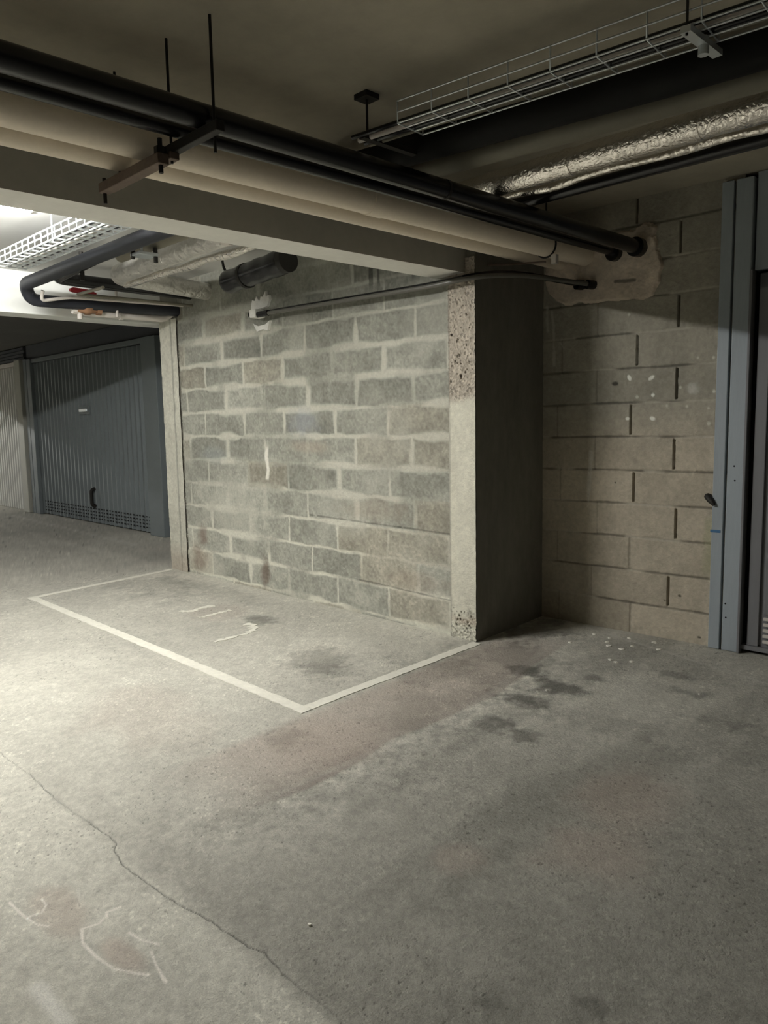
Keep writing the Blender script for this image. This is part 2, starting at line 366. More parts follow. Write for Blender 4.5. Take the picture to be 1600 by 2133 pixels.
lightbed = ss(.48, .6, fbm(WX, WZ, 3.5, 2, 55))
C = mixc(C, [.46, .43, .36], bed * lightbed * .7); C = C * (1 - .55 * bed * (1 - lightbed))[..., None]
closed = (1 - ss(.003, .012, dxx + (n2 - .5) * .006)) * (~openj); C = C * (1 - .25 * closed)[..., None]
# mortar dab drips and paint dots
for i, (a, b) in enumerate([(.591, 1.591), (.728, 1.584), (.739, 1.483), (.584, 1.347), (.74, 1.345)]):
    ra, rb, an = ((.012, .02, .5), (.022, .011, .6), (.011, .011, 0), (.014, .010, 0), (.018, .012, -.3))[i]
    ca, sa = math.cos(an), math.sin(an); u_ = (WX - a) * ca + (WZ - b) * sa; v_ = -(WX - a) * sa + (WZ - b) * ca
    C = mixc(C, [.85, .85, .78], 1 - ss(.75, 1.15, np.hypot(u_ / ra, v_ / rb)))
for (a, b) in [(.642, 1.475), (.824, 1.418), (.942, 1.41), (1.063, 1.398), (1.066, 1.312), (.581, 1.965), (.996, 1.682), (1.081, 1.677), (.90, 1.52), (1.09, 1.49)]:
    C = mixc(C, [.62, .62, .54], .8 * (1 - ss(.5, 1.2, np.hypot(WX - a, WZ - b) / .010 + (n2 - .5))))
d = np.hypot((WX - .975) / .045, (WZ - 1.51) / .05) + (n2 - .5) * 1.8; C = mixc(C, [.60, .60, .56], .55 * (1 - ss(.4, 1.1, d)))
for s_ in [[(.023, 2.07), (.031, 1.917)], [(.06, 2.034), (.075, 1.9), (.079, 1.7)], [(.12, 1.84), (.15, 1.80)], [(.33, .80), (.345, 1.14)]]:
    C = mixc(C, [.60, .58, .52], .55 * (1 - ss(.004, .016, dpl(WX, WZ, s_) + (n2 - .5) * .03)))
for (a, b, r_) in [(.513, .956, .009), (.50, 1.56, .02), (.97, .83, .006), (.93, .30, .012), (.84, .26, .010), (1.05, .07, .012)]:
    C = C * (1 - .75 * (1 - ss(.5, 1.2, np.hypot((WX - a), (WZ - b) * 1.6) / r_ + (n2 - .5))))[..., None]
C = mixc(C, [.30, .32, .16], .35 * (1 - ss(.02, .06, np.abs(WX - 1.10) + (n2 - .5) * .05)) * ss(.4, .5, WZ) * (1 - ss(.75, .8, WZ)))
C = C * (1 - .5 * slit)[..., None]
H = .004 * (1 - bed) - .05 * slit + (n2 - .5) * .004 + (n3 - .5) * .002 - .003 * closed
P = np.stack([WX, .702 + .05 * WX - H, WZ], -1)
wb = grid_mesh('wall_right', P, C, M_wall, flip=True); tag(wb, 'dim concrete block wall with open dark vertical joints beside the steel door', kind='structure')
mb = MB(); mb.add([(-.02, .76, -.1), (1.3, .83, -.1), (1.3, .83, ZC), (-.02, .76, ZC), (-.02, .95, -.1), (1.3, 1.0, -.1), (1.3, 1.0, ZC), (-.02, .95, ZC)],
                  [(0, 1, 2, 3), (4, 5, 6, 7), (0, 1, 5, 4), (2, 3, 7, 6), (0, 3, 7, 4), (1, 2, 6, 5)]); mb.build('wall_core', M_hole, wb)
# mortar patch round the pipe ends
patch = [(-.02, 2.44), (.0, 2.25), (.022, 2.16), (.07, 2.11), (.11, 2.075), (.178, 2.05), (.278, 2.062), (.359, 2.046), (.429, 2.058), (.516, 2.037), (.60, 2.045), (.666, 2.031), (.729, 2.051), (.778, 2.134), (.791, 2.199),
         (.785, 2.25), (.768, 2.31), (.75, 2.36), (.738, 2.395), (.75, 2.44), (.719, 2.473), (.655, 2.49), (.60, 2.455), (.538, 2.457), (.40, 2.47), (.2, 2.47)]
gx = np.linspace(-.06, .84, 260); gz = np.linspace(1.99, 2.54, 160); PX, PZ = np.meshgrid(gx, gz, indexing='ij')
e = dpl(PX, PZ, patch + [patch[0]]); ins = inpoly(PX, PZ, patch); sd = np.where(ins, e, -e) + (fbm(PX, PZ, 22, 4, 61) - .5) * .03
n1 = fbm(PX, PZ, 9, 4, 62); n2 = fbm(PX, PZ, 40, 3, 63)
Hh = -.02 + .045 * ss(-.004, .022, sd) + (n1 - .5) * .02 * ss(0, .03, sd) + (n2 - .5) * .005
Cp = np.ones(PX.shape + (3,)) * np.array([.66, .57, .47]); Cp = Cp * (.75 + .5 * n1)[..., None] * (.85 + .3 * n2)[..., None]
Cp = Cp * (1 - .7 * (1 - ss(.004, .014, dpl(PX, PZ, [(.50, 2.165), (.56, 2.16), (.62, 2.158)]) + (n1 - .5) * .01)))[..., None]
PP = np.stack([PX + .05 * Hh, .702 + .05 * PX - Hh, PZ], -1)
po = grid_mesh('mortar_patch', PP, Cp, M_wall, wb, flip=True); po['label'] = 'rough beige mortar patch around the pipe ends'

# ---- concrete column at the end of wall A
gx = np.linspace(-.205, .0, 70); gz = np.linspace(-.03, 2.30, 760); PX, PZ = np.meshgrid(gx, gz, indexing='ij')
n1 = fbm(PX, PZ, 9, 4, 71); n2 = fbm(PX, PZ, 40, 4, 72); n3 = fbm(PX, PZ, 90, 2, 73)
rough = ss(1.45, 1.52, PZ + (n1 - .5) * .10); base = 1 - ss(.10, .24, PZ + (n1 - .5) * .25); rr = np.clip(rough + base, 0, 1)
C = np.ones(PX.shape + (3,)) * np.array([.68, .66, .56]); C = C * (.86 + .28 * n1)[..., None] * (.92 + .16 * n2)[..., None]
C = mixc(C, [.56, .49, .41], rough * .85)
agg = ss(.58, .68, n3 * .6 + n2 * .4) * rr; C = C * (1 - .22 * rr * (1 - ss(.3, .7, n2)))[..., None]; C = C * (1 - .5 * agg)[..., None]
hole = np.zeros(PX.shape)
for k in range(46):
    a = -.19 + .15 * random.random(); b = random.choice([1.5 + .6 * random.random(), 1.55 + .35 * random.random(), .06 + .14 * random.random()]); r_ = .003 + .006 * random.random()
    hole = np.maximum(hole, 1 - ss(.5, 1.1, np.hypot(PX - a, (PZ - b) * .8) / r_))
C = C * (1 - .75 * hole)[..., None]
C = mixc(C, [.60, .57, .49], (1 - ss(.0, .012, -PX)) * .6 * rough)
C = mixc(C, [.40, .27, .2], .35 * (1 - ss(.0, .05, np.abs(PZ - .12) + (n1 - .5) * .1)))
C = C * (1 - .3 * (1 - ss(.004, .012, np.abs(PX + .203))))[..., None]
wav = .003 * (fbm(PX * 0, PZ, 12, 3, 75) - .5)
H = .010 + (n3 - .5) * .012 * rr - hole * .015 + (n2 - .5) * .002
PP = np.stack([PX + np.where(PX > -.004, wav * 2, 0), -H, PZ], -1)
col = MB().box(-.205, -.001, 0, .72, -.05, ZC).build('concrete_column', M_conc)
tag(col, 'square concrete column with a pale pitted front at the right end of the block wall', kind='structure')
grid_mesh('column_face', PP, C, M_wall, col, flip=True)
# column side is plain cast concrete; corner shade is painted into the floor colour
# ---- narrow pillar at the left end of wall A
gx = np.linspace(-3.70, -3.40, 70); gz = np.linspace(-.05, 2.31, 420); PX, PZ = np.meshgrid(gx, gz, indexing='ij')
n1 = fbm(PX, PZ, 9, 4, 81); n2 = fbm(PX, PZ, 40, 4, 82)
C = np.ones(PX.shape + (3,)) * np.array([.58, .57, .49]); C = C * (.85 + .3 * n1)[..., None] * (.85 + .3 * n2)[..., None]
C = C * (1 - .35 * (1 - ss(.006, .02, np.abs(PX + 3.50))))[..., None]
C = mixc(C, [.42, .34, .27], .5 * (1 - ss(.05, .3, PZ)))
H = .02 + (n1 - .5) * .01 + (n2 - .5) * .006
pil = MB().box(-3.70, -3.40, 0, .28, -.05, ZC).build('concrete_pillar', M_conc)
tag(pil, 'narrow pale concrete pillar at the left end of the block wall', kind='structure')
grid_mesh('pillar_face', np.stack([PX, -H, PZ], -1), C, M_wall, pil, flip=True)

# ---- beams across the bays
mb = MB(); y0, y1 = 0.0, -9.1
def bx(x, y): return x + .0175 * y
vs = []
for y in (y0, y1):
    for x in (-.305, -.073):
        for z in (2.216, ZC): vs.append((bx(x, y), y, z))
mb.add(vs, [(0, 2, 6, 4), (1, 5, 7, 3), (0, 4, 5, 1), (2, 3, 7, 6), (0, 1, 3, 2), (4, 6, 7, 5)])
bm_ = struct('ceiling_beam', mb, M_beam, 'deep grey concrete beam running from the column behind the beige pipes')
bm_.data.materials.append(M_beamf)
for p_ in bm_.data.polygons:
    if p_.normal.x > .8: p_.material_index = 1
struct('ceiling_beam', MB().box(-3.95, -3.70, -9.1, .86, 2.285, ZC), M_white, 'white painted beam above the far end of the block wall', bevel=.006)
struct('ceiling_beam', MB().box(-13.9, -13.6, -9.1, .86, 2.285, ZC), M_white, 'distant beam further left', bevel=.006)

# ================================================================== FAR GARAGE FRONTS (y ~ .87)
G = .87
struct('wall_far', MB().box(-16.1, -3.4, G + .10, G + .3, -.1, ZC), M_slate)
struct('wall_return', MB().box(-3.75, -3.42, .28, G + .1, -.05, ZC), M_room)
def ribbed(x0, x1, z0, z1, y, pitch, depth, flat=.5):
    """one pressed sheet with vertical ribs"""
    mb = MB(); prof = []; x = x0
    while x < x1 - 1e-6:
        p = min(pitch, x1 - x); prof += [(x, y), (x + p * (.5 * flat), y), (x + p * .5, y + depth), (x + p * (.5 + .5 * flat), y + depth)]; x += pitch
    prof.append((x1, y)); n = len(prof)
    vs = [(a, b, z) for z in (z0, z1) for a, b in prof]
    mb.add(vs, [(i, i + 1, n + i + 1, n + i) for i in range(n - 1)])
    mb.box(x0, x1, y + depth, y + depth + .02, z0, z1)
    return mb
# slate up-and-over door
t = empty('garage_door', (-7.5, G, fz(0, G)))
tag(t, 'dark slate ribbed up-and-over garage door beyond the end of the block wall', 'garage door')
ribbed(-9.26, -5.74, .30, 2.33, G, .128, .03).build('door_panel', M_gdoor, t)
mb = ribbed(-9.26, -5.74, .05, .30, G, .128, .03)
mb.build('kick_panel', M_gdoor, t)
mb = MB()
for i in range(40):
    for k in range(4):
        x = -9.15 + i * .085; z = .10 + k * .045; mb.box(x, x + .035, G - .003, G + .004, z, z + .014)
mb.build('vent_slots', M_hole, t)
for (a, b) in ((-9.42, -9.27), (-5.73, -5.38)):
    MB().box(a, b, G - .05, G + .08, fz(0, G), 2.40).build('frame_post', M_gdoor, t, bevel=.006)
MB().box(-9.27, -5.73, G - .03, G + .08, 2.34, 2.40).build('lintel_rail', M_gdoor, t, bevel=.006)
hd = MB().tube(arc([(-7.34, G - .005, .52), (-7.34, G - .06, .50), (-7.34, G - .06, .30), (-7.34, G - .005, .28)], .04), .022).build('pull_handle', M_rod, t)
lk = MB().box(-7.62, -7.38, G - .04, G, 1.565, 1.61).build('lock_handle', M_steel, t, bevel=.008); lk['label'] = 'bright metal lock handle'
MB().box(-7.66, -7.34, G - .012, G, 1.53, 1.64).build('lock_plate', M_gdoor, lk)
tag(MB().box(-9.57, -5.38, G + .02, G + .095, 2.41, 2.62).build('fascia_panel', M_slate), 'dark slate panel closing the gap above the ribbed slate garage door', 'panel')
# beige door at the frame edge
t = empty('garage_door', (-11.5, G, fz(0, G)))
tag(t, 'pale beige ribbed garage door cut by the left edge of the view', 'garage door')
ribbed(-13.1, -9.84, .04, 2.33, G, .105, .03).build('door_panel', M_bdoor, t)
MB().box(-13.1, -9.84, G - .03, G + .06, 2.34, 2.40).build('lintel_rail', M_lgrey, t, bevel=.006)
MB().box(-9.83, -9.60, G - .09, G + .08, fz(0, G), 2.41).build('frame_post', M_bpost, t, bevel=.008)
MB().box(-9.56, -9.44, G - .05, G + .08, fz(0, G), 2.41).build('side_post', M_gdoor, t, bevel=.008)
mb = MB()
for k in range(4): mb.box(-13.2, -9.62, G + .0 - .01 * (k % 2), G + .06, 2.415 + k * .05, 2.455 + k * .05)
tag(mb.build('fascia_panel', M_slate), 'dark slatted panel above the pale beige garage door at the left edge', 'panel')

# ================================================================== RIGHT STEEL DOOR
t = empty('steel_door', (2.4, .80, 0.02)); tag(t, 'tall grey steel garage door in a bluish frame at the right edge', 'garage door')
def wbox(x0, x1, o0, o1, z0, z1):
    vs = [WB(x, z, o) for x in (x0, x1) for o in (o0, o1) for z in (z0, z1)]
    return MB().add(vs, [(0, 1, 3, 2), (4, 6, 7, 5), (0, 4, 5, 1), (2, 3, 7, 6), (0, 2, 6, 4), (1, 5, 7, 3)])
fa = wbox(1.11, 1.172, -.04, .035, fz(0, .76), 2.60).build('wall_post', M_gpost, t, bevel=.004)
m_ = wbox(1.105, 1.160, .035, .037, .70, .715).build('blue_stripe', M_blue, fa); m_['label'] = 'thin blue mark across the post'
lt = MB().tube([WB(1.075, .90, .01), WB(1.10, .885, .045), WB(1.125, .855, .045)], [.020, .018, .009], 8).build('latch', M_rod, fa); lt['label'] = 'black latch on the edge of the post'
fb = wbox(1.184, 1.272, -.04, .035, fz(0, .76), 2.60).build('door_post', M_gpost, t, bevel=.005)
wbox(1.270, 1.284, -.02, .045, fz(0, .76), 2.12).build('post_lip', M_gd2, fb, bevel=.003)
mb = MB()
for (x, z) in ((1.222, 1.077), (1.228, .997), (1.20, .30), (1.205, .22)): mb.tube([WB(x, z, .036), WB(x, z, .030)], .005, 8)
mb.build('screw_holes', M_hole, fb)
wbox(1.172, 1.184, -.04, -.01, 0, 2.6).build('gap_strip', M_hole, t)
wbox(1.284, 3.9, -.05, .01, 2.12, 2.62).build('top_panel', M_gpost, t)
wbox(1.272, 3.9, -.06, -.045, 0.02, 2.12).build('door_backing', M_hole, t)
dp = wbox(1.312, 3.8, -.03, -.006, .075, 2.10).build('door_leaf', M_gd2, t)
wbox(1.312, 1.372, -.006, .010, .075, 2.10).build('stile', M_gd2, dp, bevel=.004)
wbox(1.312, 3.8, -.006, .010, 2.02, 2.10).build('top_rail', M_gd2, dp, bevel=.004)
mb = MB(); x = 1.395
while x < 3.7:
    b = wbox(x, x + .055, -.006, .006, .26, 2.0); mb.add(b.v, b.f); x += .085
mb.build('rib_sheet', M_gd2, dp, bevel=.004)
mb = MB()
for k in range(5):
    b = wbox(1.395, 3.6, -.002, .012, .10 + k * .032, .116 + k * .032); mb.add(b.v, b.f)
mb.build('vent_louvres', M_lgrey, dp)
wbox(1.284, 3.8, -.03, .02, .05, .075).build('threshold_rail', M_gd2, t)
wbox(3.8, 3.95, -.04, .035, 0, 2.60).build('door_post', M_gpost, t)
# wall behind the steel door front
struct('wall_garage', wbox(1.28, 6.1, -.30, -.06, -.1, ZC), M_room)

# ================================================================== PAINTED BAY MARKING
def strip(mb, pts, w, h=.003, jit=.004, seg=.03):
    """ragged-edged flat band of paint on the sloping floor"""
    P = []
    for a, b in zip(pts[:-1], pts[1:]):
        a = Vector(a); b = Vector(b); n = max(1, int((b - a).length / seg))
        for i in range(n): P.append(a.lerp(b, i / n))
    P.append(Vector(pts[-1])); vs = []; fs = []
    for i, p in enumerate(P):
        d = (P[min(i + 1, len(P) - 1)] - P[max(i - 1, 0)]).normalized(); n = Vector((-d.y, d.x)) * w * .5
        for s in (-1, 1):
            q = p + n * (s * (1 + random.uniform(-jit, jit) / w * 2)); vs.append((q.x, q.y, fz(0, q.y) + h))
    for i in range(len(P) - 1): fs.append((2 * i, 2 * i + 1, 2 * i + 3, 2 * i + 2))
    k = len(vs); vs += [(a, b, c - h - .001) for a, b, c in vs]
    fs += [(2 * i, 2 * i + 2, 2 * i + 2 + k, 2 * i + k) for i in range(len(P) - 1)] + [(2 * i + 1, 2 * i + 1 + k, 2 * i + 3 + k, 2 * i + 3) for i in range(len(P) - 1)]
    mb.add(vs, fs)
PW = .065
t = empty('bay_marking', (-1.8, -1.35, fz(0, -1.35))); tag(t, 'white painted outline of the parking bay on the floor', 'floor marking')
mb = MB(); strip(mb, [(-3.685, -1.335), (.02, -1.355)], PW); mb.build('painted_line', M_paint, t)
mb = MB(); strip(mb, [(-.015, -1.325), (.015, -.02)], PW); mb.build('painted_line', M_paint, t)
mb = MB(); strip(mb, [(-3.655, -1.305), (-3.655, -.05)], PW * .85); mb.build('painted_line', M_paint, t)
t = empty('bay_number', (-1.75, -.75, fz(0, -.75))); tag(t, 'worn white painted bay number, mostly faded, inside the parking bay', 'floor marking')
mb = MB(); strip(mb, [(-2.219, -.777), (-2.123, -.723), (-2.166, -.656), (-2.16, -.585), (-2.129, -.529)], .05, jit=.018, seg=.015); mb.build('digit', M_paint, t)
mb = MB(); strip(mb, [(-1.931, -.785), (-1.926, -.689), (-1.922, -.526)], .028, jit=.015, seg=.015); mb.build('digit', M_paint, t)
mb = MB(); strip(mb, [(-1.345, -1.031), (-1.331, -.894), (-1.312, -.77)], .032, jit=.014, seg=.015); strip(mb, [(-1.318, -.79), (-1.37, -.70), (-1.44, -.66), (-1.52, -.675)], .045, jit=.022, seg=.015)
mb.build('digit', M_paint, t)

# ================================================================== CHIPS ON THE FLOOR
chips = [(.482, .551), (.593, .539), (.619, .465), (.661, .407), (.749, .398), (.683, .608), (.771, .481), (.838, .622), (.918, .518), (.45, .324), (.787, .197), (.831, .181), (.892, .239), (.768, -.404), (1.368, .016), (1.244, -2.33)]
cl = {13: 'white plaster chip beside a dark oil stain in front of the column', 14: 'lone small white chip on the floor in front of the steel door',
      15: 'lone white chip on the near floor just right of the long crack', 0: 'white plaster chip lying nearest the foot of the dim block wall, left of the scatter', 9: 'white plaster chip on the floor just right of the column shadow'}
for i, (x, y) in enumerate(chips):
    r = (.016 if i in (4, 3, 7, 8) else .011) * (.45 if i in (13, 14) else .6 if i == 15 else 1); mb = MB(); n = 7; vs = []
    ro = random.random() * 6
    for z in (0, .006):
        for k in range(n):
            a = ro + 2 * math.pi * k / n; q = r * random.uniform(.6, 1.15) * (1 if z == 0 else .8)
            vs.append((x + q * 1.3 * math.cos(a), y + q * math.sin(a), fz(0, y) + z))
    mb.add(vs, [tuple(range(n, 2 * n))] + [(k, (k + 1) % n, n + (k + 1) % n, n + k) for k in range(n)])
    o = mb.build('plaster_chip', M_chip)
    if i in cl: tag(o, cl[i], 'chip')
    else: tag(o, 'small white plaster chip among those scattered in front of the dim block wall', 'chip', 'plaster chips scattered below the dim block wall')

# ================================================================== PIPES ALONG THE BEAM (run in y)
YN = -8.9
def ypipe(name, x, z, r, m, label, y1, y0=YN, joints=()):
    t = empty(name, (x, y1, z)); tag(t, label, 'pipe')
    MB().tube(sub((x + .0, y0, z), (x, y1, z), 10), r, 28).build('pipe_body', m, t)
    for yj in joints:
        MB().tube([(x, yj - .045, z), (x, yj + .045, z)], r + .004, 28).build('coupling', m, t)
    return t
ypipe('drain_pipe', .30, 2.346, .063, M_beige, 'large beige pipe hung in front of the grey beam', .735, joints=(-1.1,))
ypipe('drain_pipe', .135, 2.334, .052, M_beige, 'second beige pipe showing under the large one, against the grey beam', .72)
ypipe('insulated_pipe', .50, 2.334, .026, M_black, 'black insulated pipe just above the large beige pipe', .735)
t = ypipe('insulated_pipe', .645, 2.337, .040, M_black, 'outermost black insulated pipe with a glossy highlight along the beam', .75)
MB().tube([(.645, -1.02, 2.337), (.645, -1.005, 2.337)], .042, 28).build('joint_ring', M_rod, t)
MB().tube([(.645, .66, 2.337), (.645, .76, 2.337)], .055, 20).build('end_sleeve', M_black, t)
MB().tube([(.50, .66, 2.325), (.50, .76, 2.325)], .045, 20).build('end_sleeve', M_black, bpy.data.objects['insulated_pipe'])
# hanger on three rods
t = empty('pipe_hanger', (.45, -2.2, ZC)); tag(t, 'dark steel trapeze hanger on long rods under the beige and black pipes', 'bracket')
for (x, y, z) in ((.70, -2.184, 2.215), (.475, -2.21, 2.23), (.133, -2.228, 2.23)):
    MB().tube([(x, y, z), (x, y, ZC)], .0048, 8).build('threaded_rod', M_rod, t)
MB().box(.44, .76, -2.215, -2.185, 2.262, 2.295).build('upper_bar', M_rod, t, bevel=.003)
MB().box(.05, .50, -2.275, -2.235, 2.215, 2.250).build('lower_bar', M_bar, t, bevel=.003)
MB().box(.02, .50, -2.23, -2.195, 2.238, 2.262).build('middle_bar', M_bar, t, bevel=.003)
MB().tube([(.48, -2.255, 2.19), (.48, -2.255, 2.30)], .008, 8).build('bolt', M_rod, t)
MB().tube([(.06, -2.255, 2.18), (.06, -2.255, 2.27)], .007, 8).build('bolt', M_rod, t)
MB().tube([(.48, -2.255, 2.250), (.48, -2.255, 2.272)], .020, 6, smooth=False).build('nut', M_rod, t)
# ring bracket near the wall
t = empty('pipe_bracket', (.30, .27, 2.27)); tag(t, 'small ring bracket and tie bar around the large beige pipe near the mortar patch', 'bracket')
pts = [(.30 + .067 * math.cos(a), .27, 2.346 + .067 * math.sin(a)) for a in np.linspace(0, 2 * math.pi, 25)]
MB().tube(pts, .006, 6).build('clamp_ring', M_rod, t)
MB().tube([(.30, .27, 2.41), (.30, .27, ZC)], .005, 8).build('threaded_rod', M_rod, t)
MB().tube([(.30, .27, 2.255), (.10, .20, 2.262), (-.07, .06, 2.268)], .006, 6).build('tie_bar', M_bar, t)
MB().box(.345, .375, .255, .285, 2.235, 2.285).build('clamp_lug', M_lgrey, t)

# conduits under the beam
def conduit(off, dz, m, label, r, ex, end0, lug):
    t = empty('conduit', (-1.1, -.06 - off, 2.19 + dz)); tag(t, label, 'conduit')
    P = arc([(end0, -.055 - off, 2.190 + dz), (-.30, -.055 - off, 2.160 + dz), (.06 + off * .6, -.03 - off, 2.175 + dz), (.14 + off, .22, 2.200 + dz), (ex, .75, 2.165 + dz * .5)], .22, 10)
    MB().tube(P, r, 12).build('tube_run', (M_condu if off else m), t)
    MB().tube([(end0 - .02, -.055 - off, 2.190 + dz), (end0 + .12, -.055 - off, 2.190 + dz)], r + .009, 12).build('end_sleeve', M_black, t)
    MB().tube([(ex - .035, .655, 2.168 + dz * .5), (ex - .002, .745, 2.165 + dz * .5)], r + .014, 14).build('wall_sleeve', M_black, t)
    return t
conduit(0.0, .012, M_black, 'black conduit along the top of the block wall, nearer the wall', .017, .30, -2.17, 0)
conduit(.042, -.006, M_greyp, 'grey conduit with a pale glint running just outside the black one', .014, .375, -2.02, 1)
t = empty('wall_clip', (-2.07, -.02, 2.19)); tag(t, 'white clip set in ragged white plaster holding the conduits', 'bracket')
MB().box(-2.11, -2.03, -.125, -.03, 2.165, 2.225).build('clip_body', M_plast, t, bevel=.006)
def blob(pts, name, par, th=.02):
    n = len(pts); vs = [(a, .0, b) for a, b in pts] + [(a * .96 + .04 * sum(p[0] for p in pts) / n, -th, b * .96 + .04 * sum(p[1] for p in pts) / n) for a, b in pts]
    return MB().add(vs, [tuple(range(n, 2 * n))] + [(k, (k + 1) % n, n + (k + 1) % n, n + k) for k in range(n)]).build(name, M_plast, par)
blob([(-2.24, 2.235), (-2.02, 2.25), (-1.985, 2.30), (-1.99, 2.335), (-2.03, 2.33), (-2.035, 2.37), (-2.07, 2.33), (-2.10, 2.335), (-2.12, 2.30), (-2.16, 2.345), (-2.18, 2.31), (-2.22, 2.32), (-2.235, 2.28)], 'upper_plaster', t)
blob([(-2.22, 2.145), (-2.17, 2.075), (-2.09, 2.085), (-2.02, 2.07), (-1.99, 2.145), (-2.05, 2.12), (-2.15, 2.115)], 'lower_plaster', t)

# ================================================================== PIPES AND TRAYS RUNNING IN x
XR = 5.9
def run(name, pts, r, m, label, cat='pipe', n=26, rings=(), ringm=None):
    t = empty(name, pts[0]); tag(t, label, cat)
    MB().tube(pts, r, n).build('pipe_body', m, t)
    for a, b in rings: MB().tube([a, b], (r if not isinstance(r, list) else r[0]) + .003, n).build('tape_band', ringm or m, t)
    return t
def lin(x, a, b):
    k = (x - a[0]) / (b[0] - a[0]); return (x, a[1] + (b[1] - a[1]) * k, a[2] + (b[2] - a[2]) * k)
a, b = (.75, -.64, 2.434), (XR, -.64, 2.434)
rr_ = [lin(x, a, b) for x in np.linspace(-.1, XR, 60)]
run('foil_pipe', rr_, [.056 + .002 * math.sin(i * 2.1) for i in range(60)], M_foil, 'thick crinkled silver foil pipe under the ceiling at upper right',
    rings=[(lin(x, a, b), lin(x + .04, a, b)) for x in (1.0, 1.55, 1.95, 2.5)])
P = [(x, -.48 + .006 * math.sin(x * 9), 2.415 + .005 * math.sin(x * 13)) for x in np.linspace(.0, XR, 90)]
run('foil_pipe', P, [.017 + .005 * math.sin(i * .9) * math.sin(i * .37) for i in range(90)], M_foil2, 'thin ragged foil strip wrapped on a small pipe below the thick foil pipe')
run('insulated_pipe', [(-.05, -.32, 2.425), (XR, -.32, 2.425)], .028, M_black, 'slim black pipe behind the foil strip at upper right')
run('grey_pipe', [(-.05, -1.0, 2.47), (.7, -.92, 2.47), (1.6, -.815, 2.47), (2.1, -.77, 2.47), (2.6, -.765, 2.47), (XR, -.765, 2.47)], .043, M_greyp, 'smooth olive grey pipe above the thick foil pipe')
run('insulated_pipe', [(-.05, -1.17, 2.507), (.7, -1.075, 2.507), (1.6, -.94, 2.507), (2.1, -.895, 2.507), (2.6, -.89, 2.507), (XR, -.89, 2.507)], .060, M_matte, 'fat black pipe between the cable tray and the olive grey pipe')
# left of the beam
run('foil_pipe', arc([(-.33, -.97, 2.495), (-2.74, -.88, 2.485), (-2.90, .06, 2.475)], .12), .070, M_foil3, 'silver foil pipe with an elbow entering the block wall behind the grey beam',
    rings=[((-1.15, -.939, 2.491), (-1.10, -.941, 2.491)), ((-.9, -.949, 2.492), (-.86, -.950, 2.492))], ringm=M_lgrey)
P = [(x, -.80 + .004 * math.sin(x * 9), 2.425 + .004 * math.sin(x * 11)) for x in np.linspace(-2.75, -.33, 40)]
run('foil_pipe', P, [.026 + .004 * math.sin(i * .9) for i in range(40)], M_foil2, 'narrow foil strip below the elbowed foil pipe')
run('grey_pipe', [(-2.15, -1.12, 2.50), (-.33, -1.13, 2.50)], .042, M_greyp, 'olive grey pipe between the black pipe and the elbowed foil pipe')
bp_ = run('insulated_pipe', arc([(-.33, -1.30, 2.475), (-3.33, -1.33, 2.455), (-3.40, -1.27, 2.35), (-3.40, .06, 2.375)], .10, 8), .048, M_dark, 'dark blue-grey insulated pipe bending down to the left end of the wall', n=24)
run('insulated_pipe', arc([(-2.30, -1.20, 2.52), (-3.18, -1.16, 2.50), (-3.17, .06, 2.49)], .12, 8), .048, M_black, 'inner black insulated pipe bending parallel to the outer blue-grey one', n=24)
bk = empty('pipe_bracket', (-1.62, -1.20, 2.45)); tag(bk, 'pipe clamp with two lugs beside the dark blue-grey insulated pipe', 'bracket')
MB().tube([(-1.66, -1.22, 2.43), (-1.66, -1.22, ZC)], .008, 8).build('threaded_rod', M_steel, bk)
MB().box(-1.72, -1.60, -1.27, -1.14, 2.405, 2.425).build('cross_bar', M_steel, bk, bevel=.004)
MB().tube([(-1.62, -1.15, 2.37), (-1.62, -1.15, 2.46)], .014, 8).build('bolt', M_rod, bk)
MB().tube([(-1.70, -1.26, 2.39), (-1.70, -1.26, 2.46)], .012, 8).build('bolt', M_rod, bk)
run('water_pipe', arc([(-3.22, -1.24, 2.40), (-3.27, -1.24, 2.33), (-3.30, -1.0, 2.385), (-3.30, -.05, 2.41), (-3.30, .05, 2.41)], .05), .013, M_lgrey, 'thin pale pipe looping inside the bend of the dark insulated pipe')
run('water_pipe', [(-2.7, -1.0, 2.38), (-3.1, -1.02, 2.38), (-3.14, -.6, 2.39), (-3.14, .05, 2.39)], .012, M_greyp, 'thin dull pipe under the ceiling near the red lever')
lp = run('water_pipe', arc([(-3.46, -.86, 2.300), (-3.46, -.10, 2.303), (-3.46, -.02, 2.36), (-3.44, .04, 2.40)], .07), .030, M_lgrey, 'pale grey pipe with a bright top along the lower edge of the white beam')
MB().tube([(-3.46, -.52, 2.30), (-3.46, -.49, 2.30)], .038, 16).build('coupling', M_lgrey, lp)
# valve
t = empty('ball_valve', (-3.44, -.80, 2.32)); tag(t, 'brass valve with a red lever on the pale pipe below the ceiling', 'valve')
MB().tube([(-3.42, -.90, 2.32), (-3.42, -.86, 2.32), (-3.42, -.84, 2.33), (-3.42, -.79, 2.33), (-3.42, -.77, 2.32), (-3.42, -.74, 2.32)], [.030, .034, .055, .055, .034, .030], 14).build('valve_body', M_brass, t)
MB().tube([(-3.44, -.93, 2.32), (-3.44, -.885, 2.32)], .043, 8, smooth=False).build('union_nut', M_lgrey, t)
MB().tube([(-3.42, -.74, 2.32), (-3.42, -.70, 2.32)], .040, 8, smooth=False).build('union_nut', M_brass, t)
MB().tube([(-3.44, -.87, 2.24), (-3.44, -.87, 2.34)], .020, 10).build('drain_cock', M_lgrey, t)
MB().tube([(-3.42, -.80, 2.35), (-3.42, -.80, 2.445)], .010, 10).build('stem', M_brass, t)
